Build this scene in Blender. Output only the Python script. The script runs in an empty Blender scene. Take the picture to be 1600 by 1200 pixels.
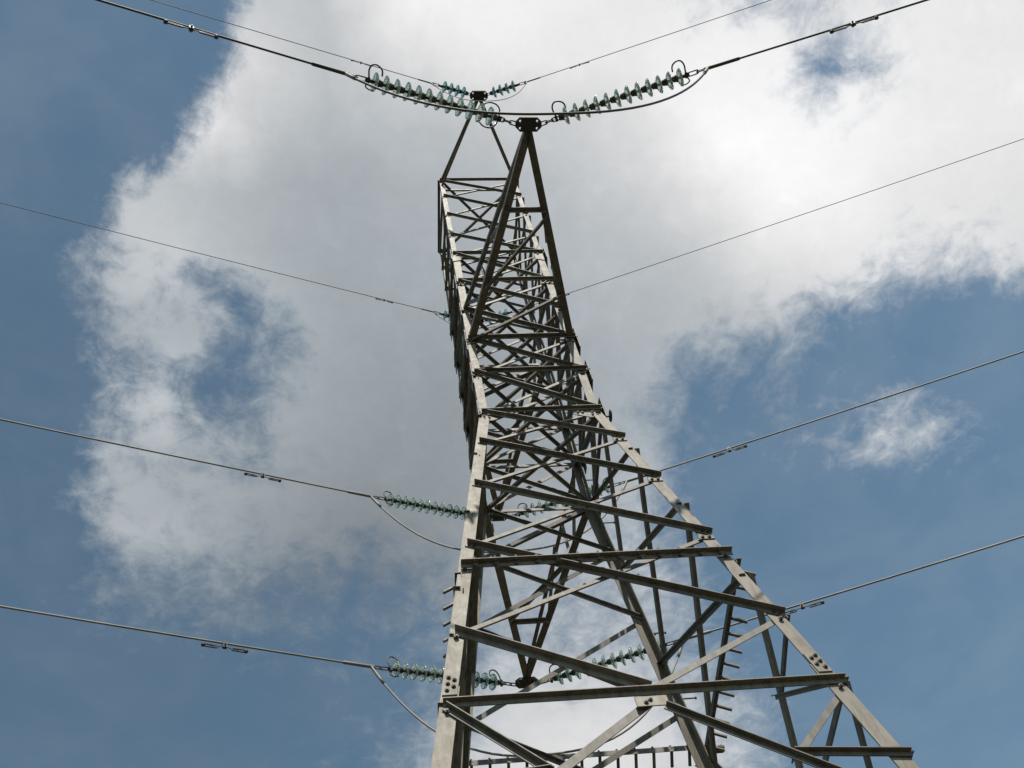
import bpy, bmesh, math, random
from mathutils import Vector, Matrix
random.seed(7)
S = bpy.context.scene
COL = S.collection
U = 0.77                      # metres per design unit
GZ = 13.58                    # height of the tower's waist above the ground, metres
RAD = math.radians

# ------------------------------------------------------------------ camera
cam_data = bpy.data.cameras.new('camera')
cam_data.sensor_width = 36.0
cam_data.lens = 36.0 * 1670.32 / 1600.0
cam_data.clip_start = 0.1
cam_data.clip_end = 20000
cam = bpy.data.objects.new('camera', cam_data)
COL.objects.link(cam)
_f = Vector((0.11434556, 0.48131196, 0.8690592))
_r = Vector((0.99300192, -0.02936767, -0.11438847))
_u = Vector((0.02953429, -0.87605727, 0.48130176))
_u = _u if _u.dot(_r.cross(_f)) > 0 else -_u
M = Matrix((( _r.x, _u.x, -_f.x), (_r.y, _u.y, -_f.y), (_r.z, _u.z, -_f.z)))
cam.matrix_world = Matrix.Translation((-2.57054 * U, -10.17037 * U, -15.55287 * U + GZ)) @ M.to_4x4()
S.camera = cam

# ------------------------------------------------------------------ exposure
S.view_settings.view_transform = 'Standard'
S.view_settings.look = 'None'
S.view_settings.exposure = 0.0
S.view_settings.gamma = 1.0

# ------------------------------------------------------------------ sun
SUN_EL, SUN_AZ = RAD(58), RAD(178)      # azimuth clockwise from +Y
sun_dir = Vector((math.sin(SUN_AZ) * math.cos(SUN_EL), math.cos(SUN_AZ) * math.cos(SUN_EL), math.sin(SUN_EL)))
sl = bpy.data.lights.new('sun', 'SUN')
sl.energy = 5.0
sl.angle = RAD(0.5)
sl.color = (1.0, 0.94, 0.84)
sun = bpy.data.objects.new('sun', sl)
sun.rotation_euler = sun_dir.to_track_quat('Z', 'Y').to_euler()
sun.location = (0, -20, 60)
COL.objects.link(sun)

# ------------------------------------------------------------------ sky: Nishita blue with a deck of broken cloud
SKY_U0, SKY_U1, SKY_V0, SKY_V1 = -0.5340, 0.9606, 0.1314, 1.2792
# cloud cover (hundredths) over the flat cloud deck, one row per step in world Y
CLOUD_COVER = [
    '00 00 00 00 00 00 00 04 25 96 99 99 99 99 99 99 99 76 61 66 78 79 96 99 99 99 99 99 99 99 99 99',
    '00 00 00 00 00 00 00 04 26 99 99 99 99 99 99 99 99 78 58 65 75 77 93 99 99 99 99 99 99 99 99 99',
    '00 00 00 00 00 00 00 05 31 99 99 99 99 99 99 99 99 83 79 75 54 71 90 99 99 99 99 99 99 99 99 99',
    '00 00 00 00 00 00 00 06 40 99 99 99 99 99 99 99 99 93 88 82 40 60 87 99 99 99 99 99 99 99 99 99',
    '00 00 00 00 00 00 00 14 57 99 99 99 99 99 99 99 99 97 94 91 66 73 89 99 99 99 99 99 99 99 99 99',
    '00 00 00 00 00 00 02 23 83 99 99 99 99 99 99 99 99 99 99 98 82 79 92 99 99 99 99 99 99 99 99 99',
    '00 00 00 00 00 00 20 50 92 99 99 99 99 99 99 99 99 99 99 99 91 90 95 99 98 97 97 97 97 97 98 98',
    '00 00 00 00 00 00 55 86 99 99 99 99 99 99 99 99 99 99 99 99 99 99 99 99 96 95 95 95 95 95 95 95',
    '00 00 00 00 04 14 72 82 95 99 99 99 99 99 99 99 99 99 99 99 99 96 88 87 81 84 84 84 84 85 85 85',
    '00 00 00 00 10 47 73 76 91 99 99 99 99 99 99 99 99 99 99 99 99 94 76 72 71 85 71 71 71 71 71 72',
    '00 00 00 00 14 43 77 55 53 86 98 99 99 99 99 99 99 99 97 96 92 83 61 54 53 53 54 55 55 56 57 57',
    '00 00 00 00 24 39 70 70 34 71 94 99 99 99 99 99 99 98 93 88 77 60 40 31 31 32 32 33 34 35 35 36',
    '00 00 00 00 26 39 61 82 41 66 92 99 99 99 99 99 99 96 88 81 64 36 18 09 09 10 11 12 13 14 14 15',
    '00 00 00 00 15 44 47 47 37 66 92 99 99 99 99 99 96 86 66 57 50 23 17 12 11 09 07 07 07 07 07 07',
    '00 00 00 01 09 43 54 35 34 67 92 99 99 99 99 99 93 76 42 41 40 20 19 21 18 13 09 09 09 09 09 09',
    '00 00 00 02 10 48 74 50 42 73 94 99 99 99 99 99 90 69 32 28 31 20 21 42 24 19 12 11 11 11 11 11',
    '00 00 00 05 12 54 80 61 55 79 95 99 99 99 99 99 88 67 27 17 25 22 20 43 36 22 12 09 09 10 10 10',
    '00 00 00 07 27 63 76 71 66 83 95 99 99 99 99 99 86 66 25 13 20 22 27 51 52 36 14 07 08 08 08 08',
    '00 00 00 09 40 77 78 76 72 84 91 95 96 96 97 97 84 70 25 08 14 20 34 65 42 36 16 06 06 06 06 06',
    '00 00 00 10 34 81 84 81 79 84 88 90 92 92 93 93 81 73 27 06 08 11 17 28 26 22 12 04 04 04 04 04',
    '00 00 00 07 32 82 83 80 78 80 83 85 87 89 89 90 78 69 28 05 04 04 06 11 13 11 07 02 02 02 03 03',
    '00 00 00 05 30 69 72 70 65 68 73 77 80 81 82 83 75 62 30 07 03 01 00 00 00 00 01 00 01 01 01 01',
    '00 00 00 09 30 55 58 58 54 57 63 68 72 74 75 76 70 59 36 13 07 03 00 00 00 00 00 00 00 00 00 00',
    '00 00 02 21 38 47 50 50 48 48 53 58 64 67 68 69 66 59 47 22 12 06 01 00 00 00 00 00 00 00 00 00',
    '00 00 02 13 27 40 47 45 43 40 43 48 53 59 63 66 64 59 57 32 16 09 02 00 00 00 00 00 00 00 00 00',
    '00 00 03 11 18 26 36 40 37 33 35 39 44 52 60 64 64 58 53 34 18 09 03 00 00 00 00 00 00 00 00 00',
    '00 00 03 09 12 17 23 29 30 25 27 31 36 45 57 63 64 58 48 34 20 10 03 00 00 00 00 00 00 00 00 00',
    '00 00 02 06 08 11 15 23 25 21 23 27 33 44 58 63 65 58 49 36 23 10 04 00 00 00 00 00 00 00 00 00',
    '00 00 01 03 04 06 09 19 21 18 20 25 35 49 67 71 72 65 54 42 27 12 05 00 00 00 00 00 00 00 00 00',
    '00 00 00 00 00 00 03 19 18 14 17 23 36 55 75 78 78 72 61 48 33 17 07 00 00 00 00 00 00 00 00 00',
    '00 00 00 00 00 00 03 20 16 12 15 22 38 60 84 86 86 81 70 54 40 25 10 00 00 00 00 00 00 00 00 00',
    '00 00 00 00 00 00 03 14 15 15 17 24 41 63 89 93 94 92 79 61 47 35 12 01 00 00 00 00 00 00 00 00',
    '00 00 00 00 00 00 03 11 17 23 22 26 43 66 92 99 99 99 87 68 52 42 17 04 00 00 00 00 00 00 00 00',
    '00 00 00 00 00 00 03 10 18 31 28 28 46 68 95 99 99 99 92 74 58 45 24 08 02 00 00 00 00 00 00 00',
    '00 00 00 00 00 00 03 10 17 24 24 30 48 71 96 99 99 99 95 80 65 49 30 13 04 01 00 00 00 00 00 00',
    '00 00 00 00 00 00 04 10 17 22 22 30 48 71 96 99 99 99 99 86 72 55 38 19 07 02 00 00 00 00 00 00',
    '00 00 00 00 00 00 04 11 17 22 22 30 48 71 95 99 99 99 99 87 75 59 43 24 09 03 00 00 00 00 00 00',
    '00 00 00 00 00 00 04 11 17 22 22 30 48 71 95 99 99 99 99 88 76 61 45 26 10 04 00 00 00 00 00 00',
    '00 00 00 00 00 00 05 11 17 22 22 30 49 70 94 99 99 99 99 88 77 62 47 28 10 05 00 00 00 00 00 00',
    '00 00 00 00 00 00 05 12 18 22 22 31 49 70 94 99 99 99 99 89 78 63 48 29 11 05 00 00 00 00 00 00',
]
# cloud brightness (hundredths)
CLOUD_TONE = [
    '73 73 73 73 73 73 73 73 75 77 77 87 94 95 94 93 91 90 88 86 87 90 91 90 89 89 89 89 89 89 89 89',
    '73 73 73 73 73 73 73 73 75 78 77 89 95 95 94 93 91 90 88 87 86 89 91 91 90 90 90 90 90 90 90 90',
    '73 73 73 73 73 74 74 75 79 81 76 85 92 94 93 92 92 92 92 91 88 89 91 91 91 91 91 91 91 91 91 91',
    '75 75 75 75 75 75 75 78 83 83 75 80 87 91 92 91 91 94 94 94 90 90 91 92 92 92 92 92 92 92 92 92',
    '75 75 75 75 75 75 75 79 83 80 73 76 80 84 85 86 88 94 97 96 93 91 91 92 91 91 91 91 91 91 91 91',
    '74 74 74 74 74 74 74 79 87 77 71 72 75 77 79 81 85 93 98 98 95 93 92 92 91 91 91 91 91 91 91 91',
    '73 73 73 73 73 73 74 77 79 72 69 70 73 74 76 78 82 90 96 98 96 94 92 91 90 89 89 89 89 89 89 89',
    '73 73 73 73 72 72 75 74 72 69 68 69 70 72 73 75 80 86 93 97 97 95 91 90 89 87 87 87 87 87 88 88',
    '73 73 73 73 73 72 76 75 72 69 67 68 69 71 72 73 77 82 88 93 94 93 90 89 87 86 86 86 86 86 86 86',
    '72 72 73 73 73 73 75 76 72 68 67 67 68 69 71 72 75 78 83 88 91 91 89 87 86 84 84 84 84 84 84 84',
    '68 68 68 68 68 69 73 74 70 68 66 66 67 68 69 71 73 75 79 83 86 88 87 85 84 83 83 83 83 83 83 83',
    '64 64 64 64 64 65 68 69 68 67 66 65 66 67 68 69 71 73 75 78 81 84 83 82 81 81 81 81 81 81 81 81',
    '65 65 65 65 65 65 66 68 67 66 65 64 65 66 67 68 70 71 73 74 77 79 80 79 79 79 79 79 79 79 79 79',
    '69 69 68 68 68 70 69 67 66 65 64 63 64 64 66 67 68 70 72 73 75 77 79 79 78 78 77 77 77 78 78 78',
    '70 70 70 70 70 72 73 67 64 64 63 62 62 63 65 66 67 69 71 71 73 75 78 80 78 77 76 76 76 76 76 76',
    '69 69 69 69 69 70 73 67 64 63 63 62 61 62 64 65 67 68 70 70 71 74 78 81 78 76 75 75 75 75 75 75',
    '69 69 69 68 68 68 71 66 64 63 62 61 61 61 63 65 66 67 69 70 71 73 77 82 79 76 75 75 75 75 75 75',
    '68 68 68 68 68 67 67 65 63 62 61 60 60 61 62 64 65 67 68 70 71 73 77 82 81 77 75 75 75 75 75 75',
    '68 68 67 67 68 68 66 65 62 61 59 59 59 61 63 65 67 69 69 69 71 73 76 80 79 77 75 75 75 75 75 75',
    '67 67 67 66 66 68 67 65 61 59 57 56 58 60 64 66 68 72 70 70 70 72 73 76 77 75 74 73 73 73 74 74',
    '66 66 66 66 65 70 69 65 59 57 55 55 57 60 64 68 70 73 71 70 70 71 72 73 74 73 72 72 72 72 72 72',
    '65 65 65 65 64 66 67 63 57 55 54 54 56 59 64 68 71 73 71 70 71 71 71 71 71 71 71 71 71 71 71 71',
    '65 65 64 64 63 63 62 59 54 53 53 53 55 59 64 69 72 73 72 70 70 71 71 71 71 71 71 71 71 71 71 71',
    '64 64 64 64 63 62 60 57 54 52 52 52 54 59 65 70 73 74 73 71 70 71 71 71 71 71 71 71 71 71 71 71',
    '63 63 63 63 62 61 59 57 55 54 53 54 56 61 67 71 74 75 75 71 71 71 71 71 71 71 71 71 71 71 71 71',
    '63 63 63 63 62 60 59 58 57 56 56 57 60 64 69 73 76 76 75 72 71 71 71 71 71 71 71 71 71 71 71 71',
    '63 63 63 63 61 60 59 59 58 58 59 60 63 67 72 75 77 77 75 72 71 71 71 71 71 71 71 71 71 71 71 71',
    '63 63 63 63 61 60 59 59 59 59 60 62 66 70 75 77 78 77 75 73 71 71 71 71 71 71 71 71 71 71 71 71',
    '63 63 63 63 61 60 59 59 59 59 60 63 67 71 76 78 79 78 76 73 72 71 71 71 71 71 71 71 71 71 71 71',
    '63 63 63 62 61 60 59 59 59 59 61 63 68 73 78 80 80 79 77 74 73 72 71 71 71 71 71 71 71 71 71 71',
    '63 63 63 62 61 60 59 59 59 59 61 64 69 74 79 81 82 81 78 75 73 73 71 71 71 71 71 71 71 71 71 71',
    '63 63 63 62 61 60 59 59 59 59 62 65 70 75 81 83 84 83 80 76 74 74 72 71 71 71 71 71 71 71 71 71',
    '63 63 63 62 61 60 59 59 59 59 62 66 71 76 82 85 87 86 82 77 75 75 72 71 71 71 71 71 71 71 71 71',
    '63 63 63 62 61 60 59 59 59 59 62 66 71 77 83 86 88 87 83 78 76 75 72 71 71 71 71 71 71 71 71 71',
    '63 63 63 62 61 59 59 59 59 59 63 67 72 78 84 86 88 87 84 80 77 75 73 71 71 71 71 71 71 71 71 71',
    '63 63 63 62 61 59 59 59 59 59 63 67 72 78 84 86 87 86 85 81 78 75 73 72 71 71 71 71 71 71 71 71',
    '63 63 63 62 60 59 59 59 59 59 63 67 72 78 84 86 87 86 85 81 78 76 74 72 71 71 71 71 71 71 71 71',
    '63 63 63 61 60 59 59 59 59 59 63 67 72 78 84 86 87 86 85 81 78 76 74 72 71 71 71 71 71 71 71 71',
    '63 63 63 61 60 59 59 59 59 60 63 67 72 78 83 86 87 86 85 82 78 76 74 72 71 71 71 71 71 71 71 71',
    '63 63 62 61 60 59 59 59 59 60 63 67 72 78 83 86 87 86 85 82 78 76 74 72 71 71 71 71 71 71 71 71',
]
# how crisp the cloud edge is (hundredths)
CLOUD_CRISP = [
    '99 99 99 99 99 99 98 96 93 86 74 58 55 55 55 55 55 55 55 55 55 55 55 55 55 55 55 55 55 55 55 55',
    '99 99 99 99 99 99 98 96 92 85 74 58 55 55 55 55 55 55 55 55 55 55 55 55 55 55 55 55 55 55 55 55',
    '99 99 99 99 99 99 98 96 92 85 73 57 55 55 55 55 55 55 55 55 55 55 55 55 55 55 55 55 55 55 55 55',
    '99 99 99 99 99 99 98 96 92 84 73 57 55 55 55 55 55 55 55 55 55 55 55 55 55 55 55 55 55 55 55 55',
    '99 99 99 99 99 99 98 96 91 84 72 57 55 55 55 55 55 55 55 55 55 55 55 55 55 55 55 55 55 55 55 55',
    '99 99 99 99 99 99 98 95 91 83 72 56 55 55 55 55 55 55 55 55 55 55 55 55 55 55 55 55 55 55 55 55',
    '99 99 99 99 99 99 97 95 91 83 71 56 54 54 54 54 54 54 54 54 54 54 54 54 54 54 54 54 54 54 54 54',
    '99 99 99 99 99 99 97 95 90 82 71 56 54 54 54 54 54 54 54 54 54 54 54 54 54 54 54 54 54 54 54 54',
    '99 99 99 99 99 98 97 94 90 82 70 55 52 52 52 52 52 52 52 52 53 53 53 53 53 53 53 53 53 53 53 53',
    '99 99 99 99 99 98 97 94 89 82 70 55 50 50 50 50 50 50 50 50 50 50 50 50 51 51 51 51 51 51 51 51',
    '99 99 99 99 99 98 97 94 89 81 69 55 45 45 45 45 46 46 46 46 46 46 47 47 47 47 47 47 47 47 48 48',
    '99 99 99 99 99 98 96 93 88 80 69 54 39 38 39 39 39 39 40 40 40 40 41 41 41 41 42 42 42 42 42 43',
    '99 99 99 98 98 97 96 93 88 80 68 54 39 30 30 30 31 31 32 32 32 33 33 33 34 34 34 35 35 35 35 36',
    '98 98 98 98 97 96 95 92 87 79 67 53 39 26 21 22 22 22 23 23 24 24 24 26 25 25 26 26 27 27 27 28',
    '96 97 96 96 96 95 93 90 85 77 66 52 38 26 16 14 14 15 15 15 16 16 29 38 34 21 18 18 19 19 19 20',
    '94 94 94 94 94 93 91 88 83 76 65 51 37 25 16 10 09 09 09 10 10 18 36 49 46 31 15 12 12 13 13 13',
    '90 90 91 91 90 90 88 85 81 73 62 50 36 25 16 10 06 05 06 06 07 19 39 55 55 39 20 07 08 08 08 08',
    '84 85 85 85 85 85 83 81 76 69 59 47 35 24 15 10 06 03 03 03 06 18 38 56 59 44 24 09 05 05 05 05',
    '76 77 77 78 78 78 77 74 70 64 55 44 33 22 15 09 06 03 02 02 05 15 33 51 56 45 26 11 03 03 03 03',
    '66 67 67 68 68 68 68 66 63 57 49 40 29 20 13 08 05 03 02 01 04 11 26 42 49 41 25 11 04 02 02 02',
    '54 55 56 57 57 58 57 56 53 49 42 34 26 18 12 08 05 03 02 01 02 08 19 32 38 34 22 11 04 01 01 01',
    '42 43 44 45 46 46 46 45 43 40 35 28 21 15 10 07 04 03 02 01 02 05 12 22 28 26 18 09 04 01 01 01',
    '31 32 33 34 35 35 35 35 34 31 27 22 17 12 08 05 03 02 01 01 01 03 08 14 18 18 13 07 03 01 00 00',
    '22 23 24 24 25 26 26 26 25 23 20 17 13 09 06 04 03 02 01 01 00 02 04 08 11 12 09 05 02 01 00 00',
    '15 16 17 17 18 18 18 18 18 17 15 12 09 07 05 03 02 01 01 01 00 01 02 04 06 07 06 04 02 01 00 00',
    '10 11 11 12 12 13 13 13 12 12 10 09 07 05 03 02 02 01 01 00 00 00 01 02 03 04 03 02 01 00 00 00',
    '07 07 08 08 08 09 09 09 09 08 07 06 05 03 02 02 01 01 00 00 00 00 01 01 02 02 02 01 01 00 00 00',
    '05 05 05 05 06 06 06 06 06 06 05 04 03 02 02 01 01 01 00 00 00 00 00 01 01 01 01 01 00 00 00 00',
    '03 03 04 04 04 04 04 04 04 04 03 03 02 02 01 01 01 00 00 00 00 00 00 00 00 00 00 00 00 00 00 00',
    '02 02 02 02 03 03 03 03 03 03 02 02 02 01 01 01 00 00 00 00 00 00 00 00 00 00 00 00 00 00 00 00',
    '01 02 02 02 02 02 02 02 02 02 02 01 01 01 01 00 00 00 00 00 00 00 00 00 00 00 00 00 00 00 00 00',
    '01 01 01 01 01 01 01 01 01 01 01 01 01 01 00 00 00 00 00 00 00 00 00 00 00 00 00 00 00 00 00 00',
    '01 01 01 01 01 01 01 01 01 01 01 01 01 00 00 00 00 00 00 00 00 00 00 00 00 00 00 00 00 00 00 00',
    '00 00 01 01 01 01 01 01 01 01 01 00 00 00 00 00 00 00 00 00 00 00 00 00 00 00 00 00 00 00 00 00',
    '00 00 00 00 00 00 00 00 00 00 00 00 00 00 00 00 00 00 00 00 00 00 00 00 00 00 00 00 00 00 00 00',
    '00 00 00 00 00 00 00 00 00 00 00 00 00 00 00 00 00 00 00 00 00 00 00 00 00 00 00 00 00 00 00 00',
    '00 00 00 00 00 00 00 00 00 00 00 00 00 00 00 00 00 00 00 00 00 00 00 00 00 00 00 00 00 00 00 00',
    '00 00 00 00 00 00 00 00 00 00 00 00 00 00 00 00 00 00 00 00 00 00 00 00 00 00 00 00 00 00 00 00',
    '00 00 00 00 00 00 00 00 00 00 00 00 00 00 00 00 00 00 00 00 00 00 00 00 00 00 00 00 00 00 00 00',
    '00 00 00 00 00 00 00 00 00 00 00 00 00 00 00 00 00 00 00 00 00 00 00 00 00 00 00 00 00 00 00 00',
]
SKY_TINT = (1.27, 1.36, 1.13, 1)
SKY_STRENGTH = 0.1
world = bpy.data.worlds.new('World')
S.world = world
world.use_nodes = True
wt = world.node_tree
for n in list(wt.nodes):
    wt.nodes.remove(n)

class NT:
    """small helper for wiring math nodes"""
    def __init__(s, tree): s.t = tree
    def put(s, sock, v):
        if isinstance(v, bpy.types.NodeSocket): s.t.links.new(v, sock)
        else: sock.default_value = v
    def math(s, op, a, b=0.0, c=None, clamp=False):
        n = s.t.nodes.new('ShaderNodeMath'); n.operation = op; n.use_clamp = clamp
        s.put(n.inputs[0], a); s.put(n.inputs[1], b)
        if c is not None: s.put(n.inputs[2], c)
        return n.outputs[0]
    def vmath(s, op, a, b=None, scale=None):
        n = s.t.nodes.new('ShaderNodeVectorMath'); n.operation = op
        s.put(n.inputs[0], a)
        if b is not None: s.put(n.inputs[1], b)
        if scale is not None: s.put(n.inputs['Scale'], scale)
        return n.outputs[0]
    def noise(s, vec, scale, detail=6, rough=0.55, distort=0.0):
        n = s.t.nodes.new('ShaderNodeTexNoise')
        s.put(n.inputs['Vector'], vec); n.inputs['Scale'].default_value = scale
        n.inputs['Detail'].default_value = detail; n.inputs['Roughness'].default_value = rough
        n.inputs['Distortion'].default_value = distort
        return n
    def smooth(s, v, lo, hi, a=0.0, b=1.0):
        n = s.t.nodes.new('ShaderNodeMapRange'); n.interpolation_type = 'SMOOTHSTEP'
        s.put(n.inputs['Value'], v); s.put(n.inputs['From Min'], lo); s.put(n.inputs['From Max'], hi)
        n.inputs['To Min'].default_value = a; n.inputs['To Max'].default_value = b
        return n.outputs[0]
    def mix(s, fac, a, b, blend='MIX'):
        n = s.t.nodes.new('ShaderNodeMix'); n.data_type = 'RGBA'; n.blend_type = blend
        s.put(n.inputs[0], fac); s.put(n.inputs[6], a); s.put(n.inputs[7], b)
        return n.outputs[2]

w = NT(wt)
tc = wt.nodes.new('ShaderNodeTexCoord')
sep = wt.nodes.new('ShaderNodeSeparateXYZ')
wt.links.new(tc.outputs['Generated'], sep.inputs[0])
zc = w.math('MAXIMUM', sep.outputs[2], 0.06)
px = w.math('DIVIDE', sep.outputs[0], zc)
py = w.math('DIVIDE', sep.outputs[1], zc)
comb = wt.nodes.new('ShaderNodeCombineXYZ')
wt.links.new(px, comb.inputs[0]); wt.links.new(py, comb.inputs[1])
P = comb.outputs[0]
# ragged edges: warp the deck position by noise before reading the cover
warp = w.noise(P, 9.0, 5, 0.6)
wv = w.vmath('SCALE', w.vmath('SUBTRACT', warp.outputs['Color'], (0.5, 0.5, 0.5)), scale=0.065)
warp2 = w.noise(P, 34.0, 6, 0.62)
wv2 = w.vmath('SCALE', w.vmath('SUBTRACT', warp2.outputs['Color'], (0.5, 0.5, 0.5)), scale=0.03)
PW = w.vmath('ADD', w.vmath('ADD', P, wv), wv2)
sepw = wt.nodes.new('ShaderNodeSeparateXYZ'); wt.links.new(PW, sepw.inputs[0])
NR_, NC_ = len(CLOUD_COVER), len(CLOUD_COVER[0].split())
ru = w.math('DIVIDE', w.math('SUBTRACT', sepw.outputs[0], SKY_U0), SKY_U1 - SKY_U0, clamp=True)
rv = w.math('MULTIPLY', w.math('DIVIDE', w.math('SUBTRACT', sepw.outputs[1], SKY_V0), SKY_V1 - SKY_V0, clamp=True), NR_ - 1.0)
acc = None
for j in range(NR_):
    cr = wt.nodes.new('ShaderNodeValToRGB')
    cr.color_ramp.interpolation = 'EASE' if False else 'LINEAR'
    cv = [int(t) / 99.0 for t in CLOUD_COVER[j].split()]
    tv = [int(t) / 100.0 for t in CLOUD_TONE[j].split()]
    kv = [int(t) / 99.0 for t in CLOUD_CRISP[j].split()]
    el = cr.color_ramp.elements
    el[0].position = 0.0; el[1].position = 1.0
    for i in range(1, NC_ - 1):
        el.new(i / (NC_ - 1.0))
    for i in range(NC_):
        el[i].color = (cv[i], tv[i], kv[i], 1)
    wt.links.new(ru, cr.inputs[0])
    d = w.math('ABSOLUTE', w.math('SUBTRACT', rv, float(j)))
    wgt = w.math('SUBTRACT', 1.0, d, clamp=True)
    term = w.vmath('SCALE', cr.outputs[0], scale=wgt)
    acc = term if acc is None else w.vmath('ADD', acc, term)
sa = wt.nodes.new('ShaderNodeSeparateXYZ'); wt.links.new(acc, sa.inputs[0])
cover, tone, crisp = sa.outputs[0], sa.outputs[1], sa.outputs[2]
n1 = w.noise(P, 7.0, 10, 0.58, 0.25).outputs['Fac']
n2 = w.noise(P, 26.0, 10, 0.66, 0.5).outputs['Fac']
# the deck thins out to scattered scraps away from this bank of cloud
bu = w.math('ABSOLUTE', w.math('SUBTRACT', sepw.outputs[0], (SKY_U0 + SKY_U1) / 2))
away = w.math('MULTIPLY', w.smooth(sepw.outputs[1], -0.30, 0.12), w.math('SUBTRACT', 1.0, w.smooth(bu, 0.85, 1.5)))
away = w.math('MULTIPLY', away, w.math('SUBTRACT', 1.0, w.smooth(sepw.outputs[1], 1.45, 2.6)))
cover = w.math('ADD', w.math('MULTIPLY', cover, away), w.math('MULTIPLY', w.math('SUBTRACT', 1.0, away), -0.35))
field = w.math('ADD', cover, w.math('MULTIPLY', w.math('SUBTRACT', n1, 0.5), 0.62))
field = w.math('ADD', field, w.math('MULTIPLY', w.math('SUBTRACT', n2, 0.5), 0.72))
n3 = w.noise(P, 75.0, 8, 0.65, 0.4).outputs['Fac']
field = w.math('ADD', field, w.math('MULTIPLY', w.math('SUBTRACT', n3, 0.5), 0.32))
half = w.math('SUBTRACT', 0.42, w.math('MULTIPLY', crisp, 0.13))
mask = w.smooth(field, w.math('SUBTRACT', 0.53, half), w.math('ADD', 0.53, half))
veil = w.math('MULTIPLY', w.smooth(n1, 0.3, 0.7), 0.10)           # thin high haze in the open blue
mask = w.math('MAXIMUM', mask, veil)
# tone of the cloud: soft billows, brighter in the thin sunlit rims
rim = w.math('MULTIPLY', w.smooth(field, 0.35, 0.7), w.math('SUBTRACT', 1.0, w.smooth(field, 0.7, 1.05)))
tn = w.math('ADD', tone, w.math('MULTIPLY', w.math('SUBTRACT', n1, 0.5), 0.10))
tn = w.math('ADD', tn, w.math('MULTIPLY', w.math('SUBTRACT', n2, 0.5), 0.10))
tn = w.math('ADD', tn, w.math('MULTIPLY', rim, 0.03))
lin = w.math('MULTIPLY', w.math('POWER', tn, 2.25), 1.0 / SKY_STRENGTH)
cool = w.mix(w.smooth(tone, 0.60, 0.90), (0.90, 1.0, 1.08, 1), (1.0, 1.0, 1.005, 1))
ccol = w.vmath('SCALE', cool, scale=lin)
sky = wt.nodes.new('ShaderNodeTexSky')
sky.sky_type = 'NISHITA'
sky.sun_disc = False
sky.sun_elevation = SUN_EL
sky.sun_rotation = SUN_AZ
sky.altitude = 200
sky.air_density = 1.0
sky.dust_density = 0.15
sky.ozone_density = 1.0
blue = w.mix(1.0, sky.outputs[0], SKY_TINT, 'MULTIPLY')
# the blue brightens towards the hazier side of the sky
gl = w.smooth(px, -0.55, 0.75, 0.86, 1.14)
blue = w.vmath('SCALE', blue, scale=gl)
final = w.mix(mask, blue, ccol)
bg = wt.nodes.new('ShaderNodeBackground')
bg.inputs['Strength'].default_value = SKY_STRENGTH
wt.links.new(final, bg.inputs[0])
wo = wt.nodes.new('ShaderNodeOutputWorld')
wt.links.new(bg.outputs[0], wo.inputs[0])

# ------------------------------------------------------------------ materials
def new_mat(name):
    m = bpy.data.materials.new(name); m.use_nodes = True
    t = m.node_tree
    return m, NT(t), t.nodes['Principled BSDF']

def steel_mat(name, base, dirt, rough, metal, rust=0.0):
    m, n, b = new_mat(name)
    geo = n.t.nodes.new('ShaderNodeNewGeometry')
    pos = geo.outputs['Position']
    oi = n.t.nodes.new('ShaderNodeObjectInfo')
    streak = n.t.nodes.new('ShaderNodeMapping'); streak.inputs['Scale'].default_value = (9, 9, 1.6)
    n.t.links.new(pos, streak.inputs[0])
    a = n.noise(streak.outputs[0], 1.3, 6, 0.6).outputs['Fac']
    c = n.noise(pos, 11.0, 7, 0.65).outputs['Fac']
    g = n.noise(pos, 120.0, 3, 0.6).outputs['Fac']
    col = n.mix(n.smooth(a, 0.38, 0.68), base, dirt)
    col = n.mix(n.math('MULTIPLY', n.smooth(c, 0.52, 0.72), 0.55), col, (base[0] * 1.18, base[1] * 1.17, base[2] * 1.15, 1))
    s2 = n.t.nodes.new('ShaderNodeMapping'); s2.inputs['Scale'].default_value = (42, 42, 2.2)
    n.t.links.new(pos, s2.inputs[0])
    run = n.noise(s2.outputs[0], 1.0, 5, 0.6).outputs['Fac']
    col = n.mix(n.math('MULTIPLY', n.smooth(run, 0.50, 0.72), 0.45), col, (dirt[0] * 0.8, dirt[1] * 0.76, dirt[2] * 0.7, 1))
    if rust:
        r = n.noise(pos, 5.0, 8, 0.7).outputs['Fac']
        col = n.mix(n.math('MULTIPLY', n.smooth(r, 0.56, 0.70), rust), col, (0.19, 0.105, 0.055, 1))
    var = n.math('ADD', 0.76, n.math('MULTIPLY', oi.outputs['Random'], 0.44))
    col = n.vmath('SCALE', col, scale=var)
    n.put(b.inputs['Base Color'], col)
    b.inputs['Metallic'].default_value = metal
    n.put(b.inputs['Roughness'], n.math('ADD', rough, n.math('MULTIPLY', n.math('SUBTRACT', c, 0.5), 0.3)))
    bump = n.t.nodes.new('ShaderNodeBump'); bump.inputs['Strength'].default_value = 0.12
    bump.inputs['Distance'].default_value = 0.004
    n.put(bump.inputs['Height'], n.math('ADD', c, n.math('MULTIPLY', g, 0.4)))
    n.t.links.new(bump.outputs[0], b.inputs['Normal'])
    return m

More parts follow.
